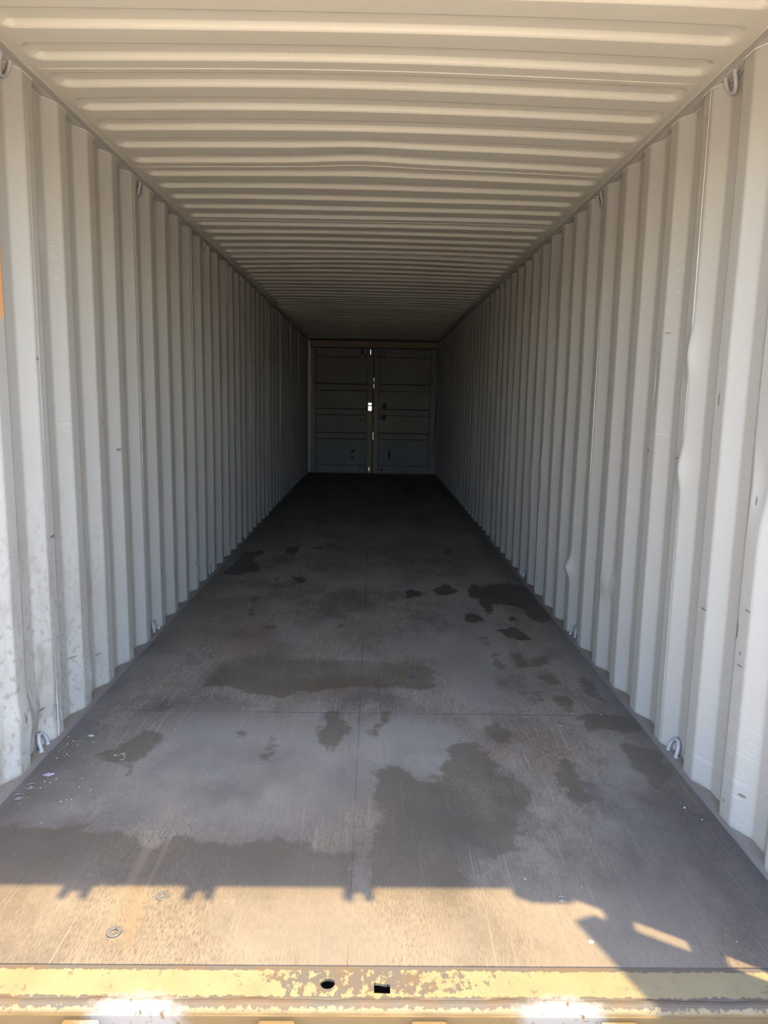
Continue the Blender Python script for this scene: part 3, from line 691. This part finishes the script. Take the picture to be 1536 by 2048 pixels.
br = [(x, z, .011) for x in (.577, .652) for z in (2.185, 2.115)] + [(x, z, .019) for x in (.135, .205) for z in (2.19, 2.12)] + [(.545, .975, .011), (.613, .975, .011)]
br += [(x, z, .010) for x in (.52, .59) for z in (.115, .045)] + [(.397, .545, .012), (.397, .45, .012)]
d1 = far_leaf('door_1', -1.134, -.006, -1, bl, ((-.082, -.025), [(.045, .115), (1.148, 1.222), (1.248, 1.284), (2.15, 2.235)]))
d2 = far_leaf('door_2', 1.134, .012, 1, br, None)
# rubber strip between the leaves; worn through in two short places
bm = bmesh.new(); z = .004
for a, b in ((.62, .76), (1.55, 1.62), (1.68, 1.73), (2.246, 2.246)):
    add_box(bm, -.0062, .0122, Y1 + .012, Y1 + .045, z, a); z = b
for a, b in ((.62, .76), (1.55, 1.62), (1.68, 1.73)): add_box(bm, -.0062, .0112, Y1 + .012, Y1 + .045, a, b)
o = obj('rubber_gasket', bm, M_DARK, d1); o.matrix_parent_inverse = Matrix.Translation(-d1.location)
# narrow the slots at head and foot of the left meeting stile with the steel bracket bolted over them
for z0, z1 in ((.03, .13), (2.14, 2.245)):
    bm = bmesh.new(); add_box(bm, -.084, -.0533, Y1 - .006, Y1 + .004, z0, z1, .002); add_box(bm, -.0520, -.023, Y1 - .006, Y1 + .004, z0, z1, .002)
    o = obj('slot_bracket', bm, M_DOOR, d1); o.matrix_parent_inverse = Matrix.Translation(-d1.location)

# ------------------------------------------------------------------ lashing rings
def ring_mesh(top):
    bm = bmesh.new(); pts = []
    for t in np.linspace(0, math.pi, 15):
        s_ = math.sin(t); y = -.031 * math.cos(t) * (1 + .10 * s_); h = .054 * s_ ** .8
        pts.append((-.003 + .017 * s_ ** .9, y, h if not top else -h))
    if top: pts = [(-.002, pts[0][1] - .001, .006)] + pts + [(-.002, pts[-1][1] + .001, .006)]
    else: pts = [(.000, pts[0][1], -.004)] + pts + [(.000, pts[-1][1], -.004)]
    add_tube(bm, pts, .0074, 12)
    for f in bm.faces: f.smooth = True
    me = bpy.data.meshes.new('lashing_ring'); bm.to_mesh(me); bm.free(); me.materials.append(M_RING)
    bm = bmesh.new()
    bmesh.ops.create_uvsphere(bm, u_segments=10, v_segments=7, radius=1.0)
    for v in bm.verts:
        v.co = Vector((v.co.x * .008, v.co.y * .011, v.co.z * .006))
    mw = bpy.data.meshes.new('weld_bead'); bm.to_mesh(mw); bm.free(); mw.shade_smooth(); mw.materials.append(M_RING)
    return me, mw
ORD = ['first', 'second', 'third', 'fourth', 'fifth', 'sixth']
for top in (True, False):
    me, mw = ring_mesh(top)
    proto = None
    for side in (-1, 1):
        for k in range(6):
            if proto is None:
                o = bpy.data.objects.new('lashing_ring', me); COL.objects.link(o); proto = o; beads = []
                for yy in (-.032, .032):
                    b = bpy.data.objects.new('weld_bead', mw); COL.objects.link(b); b.parent = o
                    b.location = (.000, yy, .000 if top else .001); beads.append(b)
            else:
                o = proto.copy(); COL.objects.link(o)
                for b0 in beads:
                    b = b0.copy(); COL.objects.link(b); b.parent = o
            z = 2.379 if top else .011
            jit = random.Random(k * 7 + side + (3 if top else 0)).uniform(-.006, .006)
            o.location = (side * 1.177, (2.533 if top else 2.552) + 1.39 * k + jit + (.006 if side > 0 else 0), z)
            o.scale = (side, 1, 1)
            if not top: o.rotation_euler.z = .25 * random.Random(k + 5 * side).uniform(-1, 1)
            where = 'under the top rail' if top else 'on the floor ledge'
            lab = 'white-painted steel lashing ring %s at the %s wall, %s from the opening' % (where, 'left' if side < 0 else 'right', ORD[k])
            tag(o, lab, 'ring', 'lashing rings along the %s edges' % ('top' if top else 'floor'))

# ------------------------------------------------------------------ small things lying on the floor
def washer(x, y, ro, ri, h, label, tilt=(0, 0)):
    bm = bmesh.new(); n = 36; prof = [(ri, 0), (ro - .001, 0), (ro, .0006), (ro, h - .0006), (ro - .001, h), (ri + .0005, h), (ri, h - .0005)]
    rows = [[bm.verts.new((r * math.cos(a), r * math.sin(a), z)) for r, z in prof] for a in np.linspace(0, 2 * math.pi, n, endpoint=False)]
    for i in range(n):
        a, b = rows[i], rows[(i + 1) % n]
        for k in range(len(prof)): bm.faces.new((a[k], b[k], b[(k + 1) % len(prof)], a[(k + 1) % len(prof)]))
    o = obj('washer', bm, M_STEEL); o.location = (x, y, .0004 + ro * math.sin(abs(tilt[0]) + abs(tilt[1]))); o.rotation_euler = (tilt[0], tilt[1], 0)
    return tag(o, label, 'washer', 'steel washers on the floor')
washer(-.590, 1.616, .0185, .0085, .0030, 'bright steel washer on the sunlit plywood, nearer the sill', (0.02, -.03))
washer(-.510, 1.750, .0185, .0075, .0024, 'dull grey steel washer on the sunlit plywood, just beside the shadow edge')
washer(.229, 3.312, .0180, .0120, .0045, 'small pale steel washer lying alone in the shade on the middle of the floor')
# pink paper scrap
M_PINK = simple('pink_paper', (.34, .27, .37), .9); M_CHIP = simple('white_paint_flake', (.42, .41, .39), .7); M_TWIST = simple('pale_twine', (.33, .30, .25), .9)
M_GREY = simple('grey_plastic', (.24, .245, .24), .5)
bm = bmesh.new(); g = bmesh.ops.create_grid(bm, x_segments=6, y_segments=4, size=1)
for v in bm.verts:
    v.co = Vector((v.co.x * .0125 + v.co.y * .004, v.co.y * .011, .0012 + .0012 * math.sin(v.co.x * 3) * (1 + v.co.y)))
r = bmesh.ops.extrude_face_region(bm, geom=list(bm.faces))
for v in r['geom']:
    if isinstance(v, bmesh.types.BMVert): v.co.z += .0004
o = obj('paper_scrap', bm, M_PINK); o.location = (-1.083, 2.368, .0005); o.rotation_euler.z = -.35
tag(o, 'small pink paper scrap on the floor near the left wall', 'paper scrap')
# curled twine
bm = bmesh.new(); rr = random.Random(11); p = Vector((0, 0, .002)); pts = [p.copy()]; a = .3
for i in range(26):
    a += rr.uniform(-.9, 1.1); p = p + Vector((math.cos(a) * .008, math.sin(a) * .006, 0)); p.z = .0018 + .002 * abs(math.sin(i * .7)); p.x *= .93; p.y *= .93; pts.append(p.copy())
add_tube(bm, pts, .0009, 6)
o = obj('curled_twine', bm, M_TWIST, None, True); o.location = (-.873, 2.475, .0005)
tag(o, 'small tangle of pale twine on the brown stain left of centre', 'twine')
# lens shaped chip, broken bits
def flake(seed, r, h):
    rr = random.Random(seed); bm = bmesh.new(); n = 8
    ang = [2 * math.pi * k / n + rr.uniform(-.25, .25) for k in range(n)]
    rad = [r * rr.uniform(.6, 1.1) for _ in range(n)]
    lo = [bm.verts.new((q * math.cos(t), .7 * q * math.sin(t), 0)) for t, q in zip(ang, rad)]
    hi = [bm.verts.new((q * .8 * math.cos(t), .56 * q * math.sin(t), h * rr.uniform(.7, 1.2))) for t, q in zip(ang, rad)]
    bm.faces.new(lo[::-1]); bm.faces.new(hi)
    for i in range(n): bm.faces.new((lo[i], lo[(i + 1) % n], hi[(i + 1) % n], hi[i]))
    return bm
o = obj('plastic_shard', flake(3, .012, .004), M_GREY); o.location = (-1.049, 2.666, .0004); o.scale = (1.2, .8, 1); tag(o, 'pale flat plastic shard on the floor near the ledge ring at the left wall', 'shard')
o = obj('wood_chip', flake(9, .0085, .005), M_TWIST); o.location = (.584, 1.592, .0004); tag(o, 'pale wood chip on the sunlit plywood near the slanted shadow', 'chip')
proto = None; rr = random.Random(21)
spots = [(1.072, 2.197), (.946, 1.598), (1.10, 2.13), (.624, 2.867), (1.065, 4.235), (1.019, 4.203), (-.782, 5.512), (.05, 2.36), (-.36, 3.2), (.33, 2.5), (.62, 1.80), (.47, 1.83), (-.2, 3.9), (.9, 2.5), (.72, 3.3), (.25, 4.4)]
for k in range(16): spots.append((-1.135 + abs(rr.gauss(0, .07)), 2.62 + rr.gauss(0, .12)))
for k in range(22): spots.append((-.98 + rr.gauss(0, .08), 2.28 + rr.gauss(0, .12)))
WHERE = ['large white paint chip in the shade near the right wall', 'white paint chip beside the lower light slit at the sill', 'tiny white paint chip nearest the right wall edge behind the large chip',
         'white paint chip just behind the first floor joint, right of centre', 'white paint chip by the right wall at the big oil stain, outer one of two', 'white paint chip by the right wall at the big oil stain, inner one of two',
         'tiny white paint chip in the dark oil stain near the left wall', 'tiny white paint chip inside the big water stain in the middle', 'tiny white paint chip on the long brown stain left of centre',
         'tiny white paint chip at the upper right rim of the big water stain', 'tiny white paint chip in the shade behind the stepped shadow corner', 'tiny white paint chip just behind the straight shadow edge, right of centre',
         'tiny white paint chip on clean plywood beyond the long brown stain', 'tiny white paint chip between the big water stain and the right wall', 'tiny white paint chip beyond the loose pale washer, towards the right wall', 'tiny white paint chip mid-floor, left of the two round oil spots']
for x, y in spots:
    x = min(max(x, -1.14), 1.14)
    if proto is None: proto = o = obj('paint_chip', flake(17, .0032, .0018), M_CHIP)
    else: o = proto.copy(); COL.objects.link(o)
    o.location = (x, y, .0004); o.rotation_euler.z = rr.uniform(0, 6); q = rr.uniform(.45, 1.0); o.scale = (q, q, q)
    if (x, y) == spots[0]: o.scale = (1.5, 1.5, 1.5)
    i = spots.index((x, y)) if (x, y) in spots else 16
    if i < 16: tag(o, WHERE[i], 'paint chip', 'white paint chips scattered on the floor')
    elif i < 32: tag(o, 'tiny white paint chip among those along the left edge by the nearest floor ring', 'paint chip', 'white paint chips by the nearest left floor ring')
    else: tag(o, 'tiny white paint chip among the sprinkle around the pink paper scrap', 'paint chip', 'white paint chips around the pink scrap')
